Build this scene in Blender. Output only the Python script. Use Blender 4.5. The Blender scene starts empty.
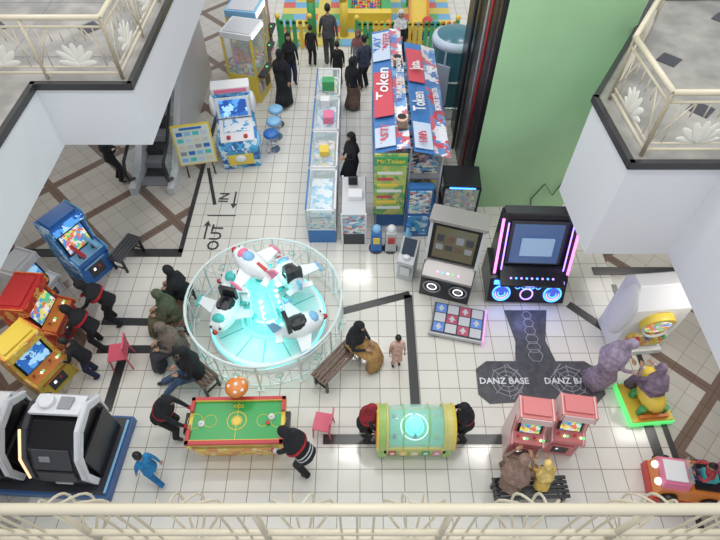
import bpy, math, random
from mathutils import Vector, Matrix, Euler
random.seed(4)
SC=bpy.context.scene
COL=SC.collection
rad=math.radians

# ---------------------------------------------------------------- materials
def mat(name,c,rough=.45,metal=0,em=0,emc=None,alpha=1,noise=0):
    m=bpy.data.materials.new(name); m.use_nodes=True
    nt=m.node_tree; b=nt.nodes['Principled BSDF']
    b.inputs['Base Color'].default_value=(*c,1)
    b.inputs['Roughness'].default_value=rough
    b.inputs['Metallic'].default_value=metal
    if em:
        b.inputs['Emission Color'].default_value=(*(emc or c),1)
        b.inputs['Emission Strength'].default_value=em
    if alpha<1: b.inputs['Alpha'].default_value=alpha
    if noise:
        t=nt.nodes.new('ShaderNodeTexNoise'); t.inputs['Scale'].default_value=noise
        tc=nt.nodes.new('ShaderNodeTexCoord'); nt.links.new(tc.outputs['Object'],t.inputs['Vector'])
        r=nt.nodes.new('ShaderNodeValToRGB')
        r.color_ramp.elements[0].position=.35; r.color_ramp.elements[1].position=.65
        k=.93 if noise<2 else .72
        r.color_ramp.elements[0].color=(*[x*k for x in c],1); r.color_ramp.elements[1].color=(*[min(1,x*(2-k if k>.9 else 1.15)) for x in c],1)
        nt.links.new(t.outputs['Fac'],r.inputs['Fac']); nt.links.new(r.outputs['Color'],b.inputs['Base Color'])
    return m
def busy(name,cols,scale=8,em=0,rough=.4,stretch=(1,1,1)):
    m=bpy.data.materials.new(name); m.use_nodes=True
    nt=m.node_tree; b=nt.nodes['Principled BSDF']; b.inputs['Roughness'].default_value=rough
    tc=nt.nodes.new('ShaderNodeTexCoord'); mp=nt.nodes.new('ShaderNodeMapping')
    mp.inputs['Scale'].default_value=stretch
    v=nt.nodes.new('ShaderNodeTexVoronoi'); v.inputs['Scale'].default_value=scale
    nz=nt.nodes.new('ShaderNodeTexNoise'); nz.inputs['Scale'].default_value=scale*1.6
    ad=nt.nodes.new('ShaderNodeMix'); ad.data_type='RGBA'; ad.blend_type='LINEAR_LIGHT'; ad.inputs[0].default_value=.9/scale
    s=nt.nodes.new('ShaderNodeSeparateColor'); r=nt.nodes.new('ShaderNodeValToRGB')
    r.color_ramp.interpolation='CONSTANT'
    n=len(cols); e=r.color_ramp.elements
    while len(e)<n: e.new(.5)
    for i,c in enumerate(cols): e[i].position=i/n
    for i,c in enumerate(cols): e[i].color=(*c,1)
    nt.links.new(tc.outputs['Object'],mp.inputs['Vector']); nt.links.new(mp.outputs['Vector'],nz.inputs['Vector'])
    nt.links.new(mp.outputs['Vector'],ad.inputs[6]); nt.links.new(nz.outputs['Color'],ad.inputs[7]); nt.links.new(ad.outputs[2],v.inputs['Vector'])
    nt.links.new(v.outputs['Color'],s.inputs['Color']); nt.links.new(s.outputs['Red'],r.inputs['Fac'])
    nt.links.new(r.outputs['Color'],b.inputs['Base Color'])
    if em:
        nt.links.new(r.outputs['Color'],b.inputs['Emission Color']); b.inputs['Emission Strength'].default_value=em
    return m
WHITE=mat('white_paint',(.8,.8,.81),.4); WALLW=mat('wall_white',(.8,.81,.84),.6)
BLACK=mat('black_plastic',(.012,.012,.015),.3); DARK=mat('dark_grey',(.05,.05,.06),.45)
GREY=mat('grey_plastic',(.3,.3,.32),.4); LGREY=mat('light_grey',(.58,.59,.61),.35)
CREAM=mat('cream_rail',(.70,.62,.47),.3); CHROME=mat('chrome',(.7,.7,.72),.2,1)
RED=mat('red_plastic',(.55,.04,.04),.35); ORANGE=mat('orange',(.78,.25,.05),.35); YEL=mat('yellow',(.82,.6,.08),.35)
GREENP=mat('column_green',(.40,.65,.37),.5,noise=.5); GRN=mat('green_plastic',(.06,.38,.13),.4)
BLUE=mat('blue_plastic',(.03,.16,.5),.35); LBLUE=mat('light_blue',(.25,.52,.78),.35); TEAL=mat('teal_plastic',(.08,.55,.53),.3)
PINK=mat('pink_plastic',(.8,.2,.34),.4); WOOD=mat('bench_wood',(.15,.09,.06),.45,noise=12)
GLASS=mat('glass',(.8,.92,.93),.04,alpha=.2); DOMEG=mat('dome_acrylic',(.55,.85,.85),.03,alpha=.42)
FELT=mat('table_green',(.03,.36,.08),.3)
LEDB=mat('led_blue',(.1,.3,1),.4,em=3.0,emc=(.06,.28,1)); LEDP=mat('led_pink',(1,.3,.9),.4,em=2.2,emc=(1,.2,.75))
LEDT=mat('led_teal',(.2,.95,.9),.4,em=1.5,emc=(.12,.95,.9)); LEDW=mat('led_white',(1,1,1),.4,em=1.2)
LEDV=mat('led_violet',(.4,.25,1),.4,em=2.2,emc=(.4,.25,1)); LEDG=mat('led_green',(.2,1,.3),.4,em=.7,emc=(.1,.9,.2))
SCRB=busy('screen_blue',[(.02,.08,.35),(.1,.35,.8),(.4,.7,.95),(.03,.15,.5)],7,em=.6)
SCRD=mat('screen_dark',(.03,.04,.06),.12,em=.05,emc=(.2,.3,.5))
SCRF=busy('screen_game',[(.9,.8,.2),(.1,.3,.8),(.9,.9,.9),(.8,.2,.1),(.1,.6,.3)],14,em=.5)
ARTR=busy('art_red',[(.55,.04,.02),(.7,.12,.04),(.82,.4,.08),(.45,.02,.02),(.6,.05,.02)],9)
ARTB=busy('art_blue',[(.03,.2,.55),(.05,.4,.7),(.03,.12,.36),(.65,.8,.9),(.1,.35,.65)],9)
ARTW=busy('art_ocean',[(.7,.8,.88),(.25,.57,.8),(.8,.83,.85),(.1,.4,.7),(.85,.85,.87)],7)
ARTY=busy('art_yellow',[(.82,.6,.1),(.82,.46,.07),(.87,.75,.35),(.75,.28,.08)],9)
PRIZE=busy('prize_mix',[(.8,.25,.33),(.85,.73,.2),(.15,.43,.8),(.87,.87,.83),(.2,.55,.3),(.82,.52,.6),(.15,.15,.18)],13)
PRIZE2=busy('shelf_goods',[(.15,.4,.68),(.83,.83,.83),(.75,.25,.25),(.85,.77,.52),(.08,.1,.15),(.35,.63,.75),(.86,.86,.9)],11,stretch=(1,1,2))
BANB=busy('banner_people',[(.2,.4,.68),(.12,.28,.58),(.65,.1,.13),(.75,.62,.55),(.6,.15,.18),(.78,.8,.85),(.1,.22,.5)],6)
BANG=busy('banner_green',[(.3,.5,.12),(.47,.56,.15),(.58,.52,.15),(.15,.37,.14)],6)
MATD=mat('dance_mat_grey',(.075,.075,.085),.4,noise=9); MATL=mat('mat_line',(.42,.42,.46),.5)
FBLUE=mat('banner_blue',(.05,.19,.48),.4); FRED=mat('banner_red',(.62,.07,.1),.4)

# ---------------------------------------------------------------- mesh builder
class MB:
    def __init__(s): s.v=[];s.f=[];s.mi=[];s.sm=[];s.mats=[]
    def m(s,mt):
        if mt not in s.mats: s.mats.append(mt)
        return s.mats.index(mt)
    def add(s,vs,fs,mt,M=None,smooth=False):
        o=len(s.v); k=s.m(mt)
        for p in vs:
            p=Vector(p); s.v.append(M@p if M else p)
        for f in fs: s.f.append([i+o for i in f]); s.mi.append(k); s.sm.append(smooth)
    def box(s,c,d,mt,rot=(0,0,0),tap=1,M=None):
        x,y,z=d[0]/2,d[1]/2,d[2]/2
        vs=[(-x,-y,-z),(x,-y,-z),(x,y,-z),(-x,y,-z),(-x*tap,-y*tap,z),(x*tap,-y*tap,z),(x*tap,y*tap,z),(-x*tap,y*tap,z)]
        T=Matrix.Translation(c)@Euler([rad(a) for a in rot]).to_matrix().to_4x4()
        if M: T=M@T
        s.add(vs,[(0,3,2,1),(4,5,6,7),(0,1,5,4),(1,2,6,5),(2,3,7,6),(3,0,4,7)],mt,T)
    def b2(s,x0,x1,y0,y1,z0,z1,mt): s.box(((x0+x1)/2,(y0+y1)/2,(z0+z1)/2),(x1-x0,y1-y0,z1-z0),mt)
    def tube(s,pts,r,mt,n=8,caps=True,closed=False):
        pts=[Vector(p) for p in pts]; N=len(pts)
        rs=r if isinstance(r,(list,tuple)) else [r]*N
        vs=[];up=None
        for i,p in enumerate(pts):
            if closed: t=(pts[(i+1)%N]-pts[i-1]).normalized()
            else: t=(pts[min(i+1,N-1)]-pts[max(i-1,0)]).normalized()
            if up is None:
                up=Vector((0,0,1)) if abs(t.z)<.9 else Vector((1,0,0))
            a=(up-t*up.dot(t)).normalized(); b=t.cross(a); up=a
            for k in range(n):
                q=2*math.pi*k/n; vs.append(p+(a*math.cos(q)+b*math.sin(q))*rs[i])
        fs=[]
        for i in range(N if closed else N-1):
            j=(i+1)%N
            for k in range(n): fs.append((i*n+k,i*n+(k+1)%n,j*n+(k+1)%n,j*n+k))
        if caps and not closed: fs.append(tuple(range(n))[::-1]); fs.append(tuple((N-1)*n+k for k in range(n)))
        s.add(vs,fs,mt,smooth=n>6)
    def cyl(s,p0,p1,r0,mt,r1=None,n=20):
        p0=Vector(p0);p1=Vector(p1);r1=r0 if r1 is None else r1
        s.tube([p0,p1],[r0,r1],mt,n=n)
        for i in range(1,3): s.sm[-i]=False
    def sweep(s,path,rr,mt,n=16,fold=0,caps=True,M=None,xax=(1,0,0)):
        path=[Vector(p) for p in path];N=len(path);vs=[]
        X=Vector(xax)
        for i,p in enumerate(path):
            t=(path[min(i+1,N-1)]-path[max(i-1,0)]).normalized()
            a=(X-t*X.dot(t)).normalized(); b=t.cross(a)
            for k in range(n):
                q=2*math.pi*k/n; w=1+fold*(i/(N-1))*math.sin(q*6+i*.4)
                vs.append(p+a*math.cos(q)*rr[i][0]*w+b*math.sin(q)*rr[i][1]*w)
        fs=[(i*n+k,i*n+(k+1)%n,(i+1)*n+(k+1)%n,(i+1)*n+k) for i in range(N-1) for k in range(n)]
        if caps: fs+= [tuple(range(n))[::-1],tuple((N-1)*n+k for k in range(n))]
        s.add(vs,fs,mt,M,True)
    def sph(s,c,r,mt,nu=14,nv=9,R=None,keep=None,fn=None):
        if not isinstance(r,(tuple,list)): r=(r,r,r)
        vs=[];un=[]
        for j in range(nv+1):
            th=math.pi*j/nv
            for i in range(nu):
                ph=2*math.pi*i/nu; un.append(Vector((math.sin(th)*math.cos(ph),math.sin(th)*math.sin(ph),math.cos(th))))
        for u in un:
            p=Vector((u.x*r[0],u.y*r[1],u.z*r[2]))
            if fn: p=fn(p,u)
            if R: p=R@p
            vs.append(p+Vector(c))
        fs=[]
        for j in range(nv):
            for i in range(nu):
                q=(j*nu+i,(j+1)*nu+i,(j+1)*nu+(i+1)%nu,j*nu+(i+1)%nu)
                if keep:
                    m=sum((un[a] for a in q),Vector())/4
                    if not keep(m): continue
                if j==0: q=(q[0],q[1],q[2])
                elif j==nv-1: q=(q[0],q[1],q[3])
                fs.append(q)
        s.add(vs,fs,mt,smooth=True)
    def torus(s,c,R,r,mt,rot=(0,0,0),n=24,k=6):
        E=Euler([rad(a) for a in rot]).to_matrix()
        s.tube([Vector(c)+E@Vector((R*math.cos(2*math.pi*i/n),R*math.sin(2*math.pi*i/n),0)) for i in range(n)],r,mt,n=k,closed=True)
    def prism(s,pr,x0,x1,mt,M=None):
        n=len(pr); vs=[(x0,a,b) for a,b in pr]+[(x1,a,b) for a,b in pr]
        fs=[tuple(range(n)),tuple(range(n,2*n))[::-1]]+[(i,i+n,(i+1)%n+n,(i+1)%n) for i in range(n)]
        s.add(vs,fs,mt,M)
    def flat(s,pr,z0,z1,mt):
        n=len(pr); vs=[(a,b,z0) for a,b in pr]+[(a,b,z1) for a,b in pr]
        s.add(vs,[tuple(range(n))[::-1],tuple(range(n,2*n))]+[(i,(i+1)%n,(i+1)%n+n,i+n) for i in range(n)],mt)
    def slab(s,a,b,x0,x1,th,mt):
        d=Vector((b[0]-a[0],b[1]-a[1])).normalized(); nrm=Vector((d.y,-d.x))*th
        s.prism([a,b,(b[0]+nrm.x,b[1]+nrm.y),(a[0]+nrm.x,a[1]+nrm.y)],x0,x1,mt)
    def lathe(s,pr,c,mt,n=24):
        vs=[];c=Vector(c)
        for r,z in pr:
            for k in range(n): q=2*math.pi*k/n; vs.append(c+Vector((r*math.cos(q),r*math.sin(q),z)))
        fs=[(i*n+k,i*n+(k+1)%n,(i+1)*n+(k+1)%n,(i+1)*n+k) for i in range(len(pr)-1) for k in range(n)]
        s.add(vs,fs,mt,smooth=True)
    def text(s,t,loc,rot,size,mt,ext=.004):
        cu=bpy.data.curves.new('t','FONT'); cu.body=t; cu.size=size; cu.extrude=ext; cu.align_x='CENTER'; cu.align_y='CENTER'; cu.resolution_u=2
        cu.offset=size*.015
        ob=bpy.data.objects.new('t',cu); COL.objects.link(ob); bpy.context.view_layer.update()
        me=ob.to_mesh()
        T=Matrix.Translation(loc)@Euler([rad(a) for a in rot]).to_matrix().to_4x4()
        s.add([v.co.copy() for v in me.vertices],[tuple(p.vertices) for p in me.polygons],mt,T)
        ob.to_mesh_clear(); bpy.data.objects.remove(ob); bpy.data.curves.remove(cu)
    def done(s,name,loc=(0,0,0),rz=0,bevel=0):
        me=bpy.data.meshes.new(name); me.from_pydata([tuple(v) for v in s.v],[],s.f)
        for m in s.mats: me.materials.append(m)
        me.polygons.foreach_set('material_index',s.mi); me.polygons.foreach_set('use_smooth',s.sm)
        me.update()
        import bmesh
        bm=bmesh.new(); bm.from_mesh(me); bmesh.ops.recalc_face_normals(bm,faces=bm.faces); bm.to_mesh(me); bm.free()
        ob=bpy.data.objects.new(name,me); COL.objects.link(ob)
        ob.location=loc; ob.rotation_euler=(0,0,rad(rz))
        if bevel:
            b=ob.modifiers.new('bevel','BEVEL'); b.width=bevel; b.segments=2; b.limit_method='ANGLE'; b.angle_limit=rad(50)
        return ob

# ---------------------------------------------------------------- floor
def floor_mat():
    m=bpy.data.materials.new('floor_tiles'); m.use_nodes=True; nt=m.node_tree; L=nt.links; N=nt.nodes
    b=N['Principled BSDF']
    tc=N.new('ShaderNodeTexCoord')
    def brick(w,mo,c1,c2,cm,vec):
        br=N.new('ShaderNodeTexBrick'); br.offset=0; br.squash=1
        for k,v in (('Scale',1),('Mortar Size',mo),('Mortar Smooth',.1),('Brick Width',w),('Row Height',w),('Bias',0)): br.inputs[k].default_value=v
        br.inputs['Color1'].default_value=(*c1,1); br.inputs['Color2'].default_value=(*c2,1); br.inputs['Mortar'].default_value=(*cm,1)
        L.new(vec,br.inputs['Vector']); return br
    br=brick(.36,.007,(.69,.665,.60),(.75,.725,.67),(.3,.26,.22),tc.outputs['Object'])
    mp=N.new('ShaderNodeMapping'); mp.inputs['Rotation'].default_value=(0,0,rad(45)); L.new(tc.outputs['Object'],mp.inputs['Vector'])
    b2=brick(1.5,.11,(.5,.47,.42),(.56,.53,.48),(.2,.14,.11),mp.outputs['Vector'])
    b3=brick(.375,.006,(1,1,1),(.92,.92,.92),(.6,.55,.5),mp.outputs['Vector'])
    mu=N.new('ShaderNodeMix'); mu.data_type='RGBA'; mu.blend_type='MULTIPLY'; mu.inputs[0].default_value=1
    L.new(b2.outputs['Color'],mu.inputs[6]); L.new(b3.outputs['Color'],mu.inputs[7])
    sx=N.new('ShaderNodeSeparateXYZ'); L.new(tc.outputs['Object'],sx.inputs[0])
    def M(op,a,bv):
        n=N.new('ShaderNodeMath'); n.operation=op
        if hasattr(a,'links'): L.new(a,n.inputs[0])
        else: n.inputs[0].default_value=a
        if hasattr(bv,'links'): L.new(bv,n.inputs[1])
        else: n.inputs[1].default_value=bv
        return n.outputs[0]
    a=M('GREATER_THAN',M('ABSOLUTE',sx.outputs[0],0),5.25)
    c=M('MULTIPLY',M('LESS_THAN',sx.outputs[0],-3.85),M('GREATER_THAN',sx.outputs[1],7.5))
    mk=M('MAXIMUM',a,c)
    mx=N.new('ShaderNodeMix'); mx.data_type='RGBA'; L.new(mk,mx.inputs[0]); L.new(br.outputs['Color'],mx.inputs[6]); L.new(mu.outputs[2],mx.inputs[7])
    L.new(mx.outputs[2],b.inputs['Base Color'])
    nz=N.new('ShaderNodeTexNoise'); nz.inputs['Scale'].default_value=2.5; L.new(tc.outputs['Object'],nz.inputs['Vector'])
    mr=N.new('ShaderNodeMapRange'); mr.inputs['To Min'].default_value=.06; mr.inputs['To Max'].default_value=.2; L.new(nz.outputs['Fac'],mr.inputs['Value']); L.new(mr.outputs[0],b.inputs['Roughness'])
    return m
FM=floor_mat()
g=MB(); g.b2(-12,12,-4,22,-.2,0,FM); g.done('floor')
g=MB(); g.b2(-12.2,-12,-4,22,0,12,WALLW); g.done('wall_left')
g=MB(); g.b2(12,12.2,-4,22,0,12,WALLW); g.done('wall_right')
g=MB(); g.b2(-12,12,22,22.2,0,12,WALLW); g.done('wall_back')
TRIM=mat('floor_trim_dark',(.045,.043,.045),.25)
def strip(pts,w=.17):
    g=MB()
    for a,b in zip(pts[:-1],pts[1:]):
        a=Vector(a);b=Vector(b);d=(b-a);L=d.length;an=math.degrees(math.atan2(d.y,d.x))
        c=(a+b)/2; g.box((c.x,c.y,.006),(L+w*.9,w,.012),TRIM,(0,0,an))
    g.done('trim_1')
strip([(-.3,6.0),(.95,6.38)],.16); strip([(.98,6.3),(.98,4.05)])
strip([(-.55,3.38),(.2,3.38)]); strip([(1.5,3.38),(2.4,3.38)])
strip([(-4.9,5.12),(-3.75,5.12)]); strip([(-4.45,5.0),(-4.45,3.95)]); strip([(-5.0,5.75),(-3.8,5.72)])
strip([(4.25,6.1),(4.75,5.6)]); strip([(4.98,3.6),(4.98,2.4)]); strip([(5.25,6.6),(5.25,2.0)],.1)
strip([(-3.9,7.55),(-3.9,14)],.1); strip([(-9,7.5),(-3.95,7.5)],.22); strip([(-3.75,10.2),(-3.4,9.0)],.08)
strip([(5.0,7.0),(9,7.0)],.2)
g=MB()
INK=mat('floor_lettering',(.05,.045,.05),.5)
g.text('OUT',(-3.2,7.95,.004),(0,0,88),.36,INK); g.text('IN',(-3.2,9.2,.004),(0,0,88),.32,INK)
for x,y,dr in ((-3.45,8.1,1),(-2.95,9.2,-1)):
    g.b2(x-.02,x+.02,y-.2,y+.2,.001,.006,INK)
    g.flat([(x-.08,y+.2*dr),(x+.08,y+.2*dr),(x,y+.36*dr)],.001,.006,INK)
g.b2(-3.5,-2.85,8.6,8.63,.001,.006,INK)
g.done('floor_direction_marking')

# ---------------------------------------------------------------- structure
BALF=mat('balcony_floor',(.36,.34,.31),.25,noise=2)
def slab(name,poly,zt,zb):
    g=MB(); g.flat(poly,zb,zt-.08,WALLW); g.flat(poly,zt-.08,zt,BALF)
    n=len(poly)
    for i in range(n):
        a=Vector(poly[i]);b=Vector(poly[(i+1)%n]); d=b-a; an=math.degrees(math.atan2(d.y,d.x)); m=(a+b)/2
        g.box((m.x,m.y,zt-.03),(d.length+.06,.08,.11),TRIM,(0,0,an))
    return g
g=slab('s',[(-3.48,7.24),(-3.48,14),(-12,14),(-12,-2),(-4.95,-2),(-4.95,7.24)],4.3,3.15)
for i in range(4): g.box((-4.6-i*1.6,8.9,4.305),(.3,.3,.01),DARK,(0,0,45)); g.box((-4.6-i*1.6,10.7,4.305),(.3,.3,.01),DARK,(0,0,45))
for y_ in(8.0,9.8,11.6): g.b2(-11,-3.9,y_-.01,y_+.01,4.3,4.306,GREY)
for i in range(5): g.b2(-4.0-i*1.6,-3.98-i*1.6,7.5,13.5,4.3,4.306,GREY)
g.done('balcony_slab')
g=slab('s',[(4.85,-2),(12,-2),(12,10.0),(5.3,9.9),(4.72,8.9),(3.47,6.9),(3.55,5.45),(4.85,5.45)],4.3,2.44)
for i in range(3):
    for j in range(3): g.box((4.9+i*1.4,6.6+j*1.3,4.305),(.3,.3,.01),DARK,(0,0,45))
g.done('balcony_slab')
g=slab('s',[(-4.9,-2),(4.8,-2),(4.8,.78),(-4.9,.78)],4.3,3.15); g.done('balcony_slab')
g=MB(); g.b2(2.45,4.7,8.9,12,0,11,GREENP); g.b2(2.43,2.45,8.9,12,0,11,BLACK)  # thin black sheet puts the shade of the left face into its colour
g.b2(2.35,2.43,8.92,9.0,0,11,BLACK)
g.tube([(2.36,9.6,0),(2.36,9.6,11)],.03,RED); g.tube([(2.36,9.9,0),(2.36,9.9,11)],.025,LGREY); g.tube([(2.37,11,0),(2.37,11,11)],.04,DARK)
g.tube([(4.5,8.87,.9),(4.35,8.86,.4),(4.1,8.87,.75),(3.9,8.86,.3),(3.95,8.87,.05)],.012,BLACK)
g.done('pillar')

LOT=mat('ornament_ivory',(.85,.82,.74),.45)
def lotus(g,c,ax,s,mt):
    # fan of petals made as slim leaf solids, each at its own depth
    ax=Vector(ax).normalized(); nr=ax.cross(Vector((0,0,1)))
    for q,an in enumerate((-78,78,-50,50,-24,24,0)):
        a=rad(an); L=s*(1 if abs(an)<60 else .85)
        d=ax*math.sin(a)+Vector((0,0,1))*math.cos(a); w=d.cross(nr).normalized()
        for side in(1,):
            c0=Vector(c)+d*L*.5+nr*(q*.004)
            R=Matrix((w,nr,d)).transposed()
            g.sph(c0,(L*.17,.014,L*.52),mt,10,8,R=R)
def railing(pts,z,h=1.0,orn=True):
    g=MB(); P=[Vector((a,b,z)) for a,b in pts]; up=Vector((0,0,1))
    for a,b in zip(P[:-1],P[1:]):
        d=(b-a);L=d.length;u=d.normalized()
        g.tube([a+up*h,b+up*h],.04,CREAM); g.tube([a+up*h*.86,b+up*h*.86],.018,CREAM); g.tube([a+up*.1,b+up*.1],.022,CREAM); g.tube([a+up*.2,b+up*.2],.013,CREAM)
        n=max(1,round(L/1.3)); seg=L/n
        for i in range(n+1): g.tube([a+u*seg*i,a+u*seg*i+up*h],.028,CREAM)
        for i in range(n):
            m=a+u*(seg*(i+.5))
            if orn: lotus(g,m+up*.22,u,.34,LOT)
            k=7
            for j in range(1,k):
                q=a+u*(seg*(i+j/k))
                if abs(j-k/2)<1.6: g.tube([q+up*.6,q+up*h*.86],.009,CREAM)
                else: g.tube([q+up*.2,q+up*h*.86],.009,CREAM)
            q=a+u*seg*i; g.tube([q+up*.2,q+u*seg*.28+up*.86*h],.009,CREAM); q=a+u*seg*(i+1); g.tube([q+up*.2,q-u*seg*.28+up*.86*h],.009,CREAM)
    return g.done('balcony_railing')
railing([(-3.62,13.5),(-3.62,7.38),(-5.9,7.38),(-8.0,7.38)],4.3,.95)
railing([(4.95,8.9),(3.66,6.85),(3.72,5.6),(4.95,5.6),(6.5,5.6)],4.3,.95)
g=MB(); Y=.93
g.tube([(-4.9,Y,5.3),(4.85,Y,5.3)],.038,CREAM,10); g.tube([(-4.9,Y,5.2),(4.85,Y,5.2)],.012,CREAM); g.tube([(-4.9,Y,4.66),(4.85,Y,4.66)],.026,CREAM); g.tube([(-4.9,Y,4.45),(4.85,Y,4.45)],.02,CREAM)
for k in range(-6,7):
    xc=k*.81-.42
    if abs(xc)>4.7: continue
    for s_ in (-1,1):
        for w_,bz in ((.06,.2),(.2,.15)):
            pts=[(xc+s_*(.02+w_*math.sin(t*math.pi)**.8),Y+bz*math.sin(t*math.pi),4.5+.78*t) for t in [i/10 for i in range(0,11)]]
            g.tube(pts,.01,CREAM,6)
x=-4.85
while x<4.85:
    ph=(x+.42+.405)%.81
    if abs(ph-.405)>.2: g.tube([(x,Y,4.4),(x,Y,5.28)],.01,CREAM,6)
    x+=.115
for i in range(8): 
    xx=-4.6+i*1.3; g.tube([(xx,Y,4.3),(xx,Y,5.3)],.026,CREAM)
g.done('balcony_railing')

# ---------------------------------------------------------------- people
SK=mat('skin',(.45,.26,.17),.55); LIP=mat('lips',(.35,.1,.08),.5); EYE=mat('eye_dark',(.01,.01,.01),.2); EYEW=mat('eye_white',(.8,.8,.8),.3)
HAIR=mat('black_hair',(.012,.01,.009),.5); SHOE=mat('shoe_dark',(.03,.025,.025),.5)
CL={}
def cloth(c):
    if c not in CL: CL[c]=mat('cloth_%d'%len(CL),c,.85,noise=14)
    return CL[c]
def ik(a,b,l1,l2,bend):
    a=Vector(a);b=Vector(b);d=b-a;D=min(d.length,(l1+l2)*.995);u=d.normalized()
    bend=Vector(bend);o=(bend-u*bend.dot(u)).normalized()
    x=(l1*l1-l2*l2+D*D)/(2*D);hh=math.sqrt(max(0,l1*l1-x*x))
    return a+u*x+o*hh, a+u*D
POSES={
 'stand':dict(pel=(0,0,.9),lean=3,feet=((.1,.02,.07),(-.1,-.02,.07)),hands=((.25,.08,.74),(-.25,.08,.74)),hp=8),
 'walk':dict(pel=(0,0,.88),lean=6,feet=((.09,.24,.07),(-.09,-.24,.1)),hands=((.25,-.12,.76),(-.25,.2,.8)),hp=5),
 'lean':dict(pel=(0,-.08,.87),lean=28,feet=((.13,.05,.07),(-.13,-.12,.07)),hands=((.2,.5,.86),(-.16,.46,.86)),hp=22),
 'play':dict(pel=(0,0,.9),lean=14,feet=((.12,.05,.07),(-.12,-.05,.07)),hands=((.17,.42,.98),(-.15,.4,.96)),hp=22),
 'fold':dict(pel=(0,0,.9),lean=3,feet=((.1,.02,.07),(-.1,-.02,.07)),hands=((.05,.24,1.08),(-.05,.26,1.05)),hp=18),
 'sit':dict(pel=(0,0,.54),lean=12,feet=((.13,.47,.07),(-.13,.45,.07)),hands=((.12,.34,.68),(-.12,.32,.68)),hp=15),
 'lounge':dict(pel=(0,0,.54),lean=6,feet=((.16,.72,.07),(-.1,.66,.07)),hands=((.12,.34,.68),(-.14,.3,.7)),hp=12),
 'sitplay':dict(pel=(0,0,.54),lean=20,feet=((.13,.42,.07),(-.13,.42,.07)),hands=((.15,.5,.82),(-.15,.5,.82)),hp=15),
}
def person(name,x,y,dr,h=1.6,pose='stand',top=(.02,.02,.025),bot=(.03,.03,.04),hijab=None,hair=True,dress=False,short=False,z=0,tw=0,cape=1.0,accent=None,hands=None,stripe=None):
    P=POSES[pose]; g=MB(); S=h/1.715
    T=cloth(top);B=cloth(bot)
    pel=Vector(P['pel']); ln=rad(P['lean']); up=Vector((0,math.sin(ln),math.cos(ln))); fw=Vector((0,math.cos(ln),-math.sin(ln)))
    J=[pel,pel+up*.18,pel+up*.34,pel+up*.46,pel+up*.545,pel+up*.61]
    R=[.125,.108,.125,.095,.05,.05]
    E=[(0,1,'t'),(1,2,'t'),(2,3,'t'),(3,4,'n'),(4,5,'n')]
    wr=[]
    HH=hands or P['hands']
    for sx,(hx,hy,hz),ft in ((1,HH[0],P['feet'][0]),(-1,HH[1],P['feet'][1])):
        sh=pel+up*.445+Vector((sx*.165,0,0))
        el,w=ik(sh,(hx,hy,hz),.28,.25,(sx*.6,-.5,-.5))
        i=len(J);J+=[sh,el,w];R+=[.062,.044,.028];E+=[(3,i,'t'),(i,i+1,'t'),(i+1,i+2,'s' if short else 't')]
        wr.append((w,(w-el).normalized(),sx,el))
        hp=pel+Vector((sx*.085,0,-.05)); kn,an=ik(hp,ft,.42,.41,(0,1,.15))
        i=len(J);J+=[hp,kn,an,an+Vector((sx*.015,.14,-.035))];R+=[.09,.06,.042,.034];E+=[(0,i,'b'),(i,i+1,'b'),(i+1,i+2,'b'),(i+2,i+3,'f')]
    me=bpy.data.meshes.new('sk'); me.from_pydata([tuple(j) for j in J],[(a,b) for a,b,_ in E],[])
    ob=bpy.data.objects.new('sk',me); COL.objects.link(ob)
    md=ob.modifiers.new('s','SKIN'); md.use_smooth_shade=True; md.branch_smoothing=.3
    ob.modifiers.new('ss','SUBSURF').levels=1
    sv=me.skin_vertices[0].data
    for i,r in enumerate(R): sv[i].radius=(r,r); sv[i].use_root=(i==0)
    dg=bpy.context.evaluated_depsgraph_get(); dg.update(); ev=ob.evaluated_get(dg); em=ev.to_mesh()
    vs=[v.co.copy() for v in em.vertices]
    mm={'t':T,'n':(cloth(hijab) if hijab else SK),'s':SK,'b':B,'f':SHOE}
    o=len(g.v); g.v+=vs
    for p in em.polygons:
        c=p.center; best=None
        for a,b,l in E:
            A=J[a];D=J[b]-A;t=max(0,min(1,(c-A).dot(D)/D.dot(D)));dd=(c-A-D*t).length-(R[a]*(1-t)+R[b]*t)
            if best is None or dd<best[0]: best=(dd,l)
        g.f.append([i+o for i in p.vertices]); g.mi.append(g.m(mm[best[1]])); g.sm.append(True)
    ev.to_mesh_clear(); bpy.data.objects.remove(ob)
    for w,d,sx,el in wr:
        lat=d.cross(Vector((0,0,1)));lat=(lat.normalized() if lat.length>.2 else Vector((0,1,0))); nr=lat.cross(d).normalized()
        if nr.z>0: nr=-nr
        RM=Matrix((lat,nr,d)).transposed()
        g.sph(w+d*.05,(.04,.017,.052),SK,8,6,R=RM)
        for i in range(4):
            b=w+d*.085+lat*(-.03+.02*i); L=(.062,.075,.07,.055)[i]
            g.tube([b,b+d*L*.5+nr*.008,b+d*L*.85+nr*.028,b+d*L*.9+nr*.045],[.0095,.009,.008,.006],SK,5)
        th=w+d*.03+lat*sx*-.03; g.tube([th,th+lat*sx*-.028+d*.03,th+lat*sx*-.034+d*.062+nr*.01],[.012,.0105,.008],SK,5)
        if accent: g.tube([w-d*.07,w-d*.01],[.04,.038],cloth(accent),8)
        if stripe:
            for q in(.35,.6): 
                c_=el.lerp(w,q); g.tube([c_-d*.02,c_+d*.02],[.05,.049],cloth(stripe),8)
    g.sweep([pel+up*.50,pel+up*.46,pel+up*.38,pel+up*.2,pel+up*.02,pel-up*.08],[(.07,.06),(.165,.085),(.185,.125),(.16,.12),(.185,.14),(.19,.15)],T,caps=False,fold=.03)
    if stripe:
        for q in(.02,.1): g.sweep([pel+up*(q+.025),pel+up*(q-.005)],[(.187,.145),(.192,.148)],cloth(stripe),caps=False)
    kn=[J[10],J[17]] ; an=[J[11],J[18]]
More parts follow.
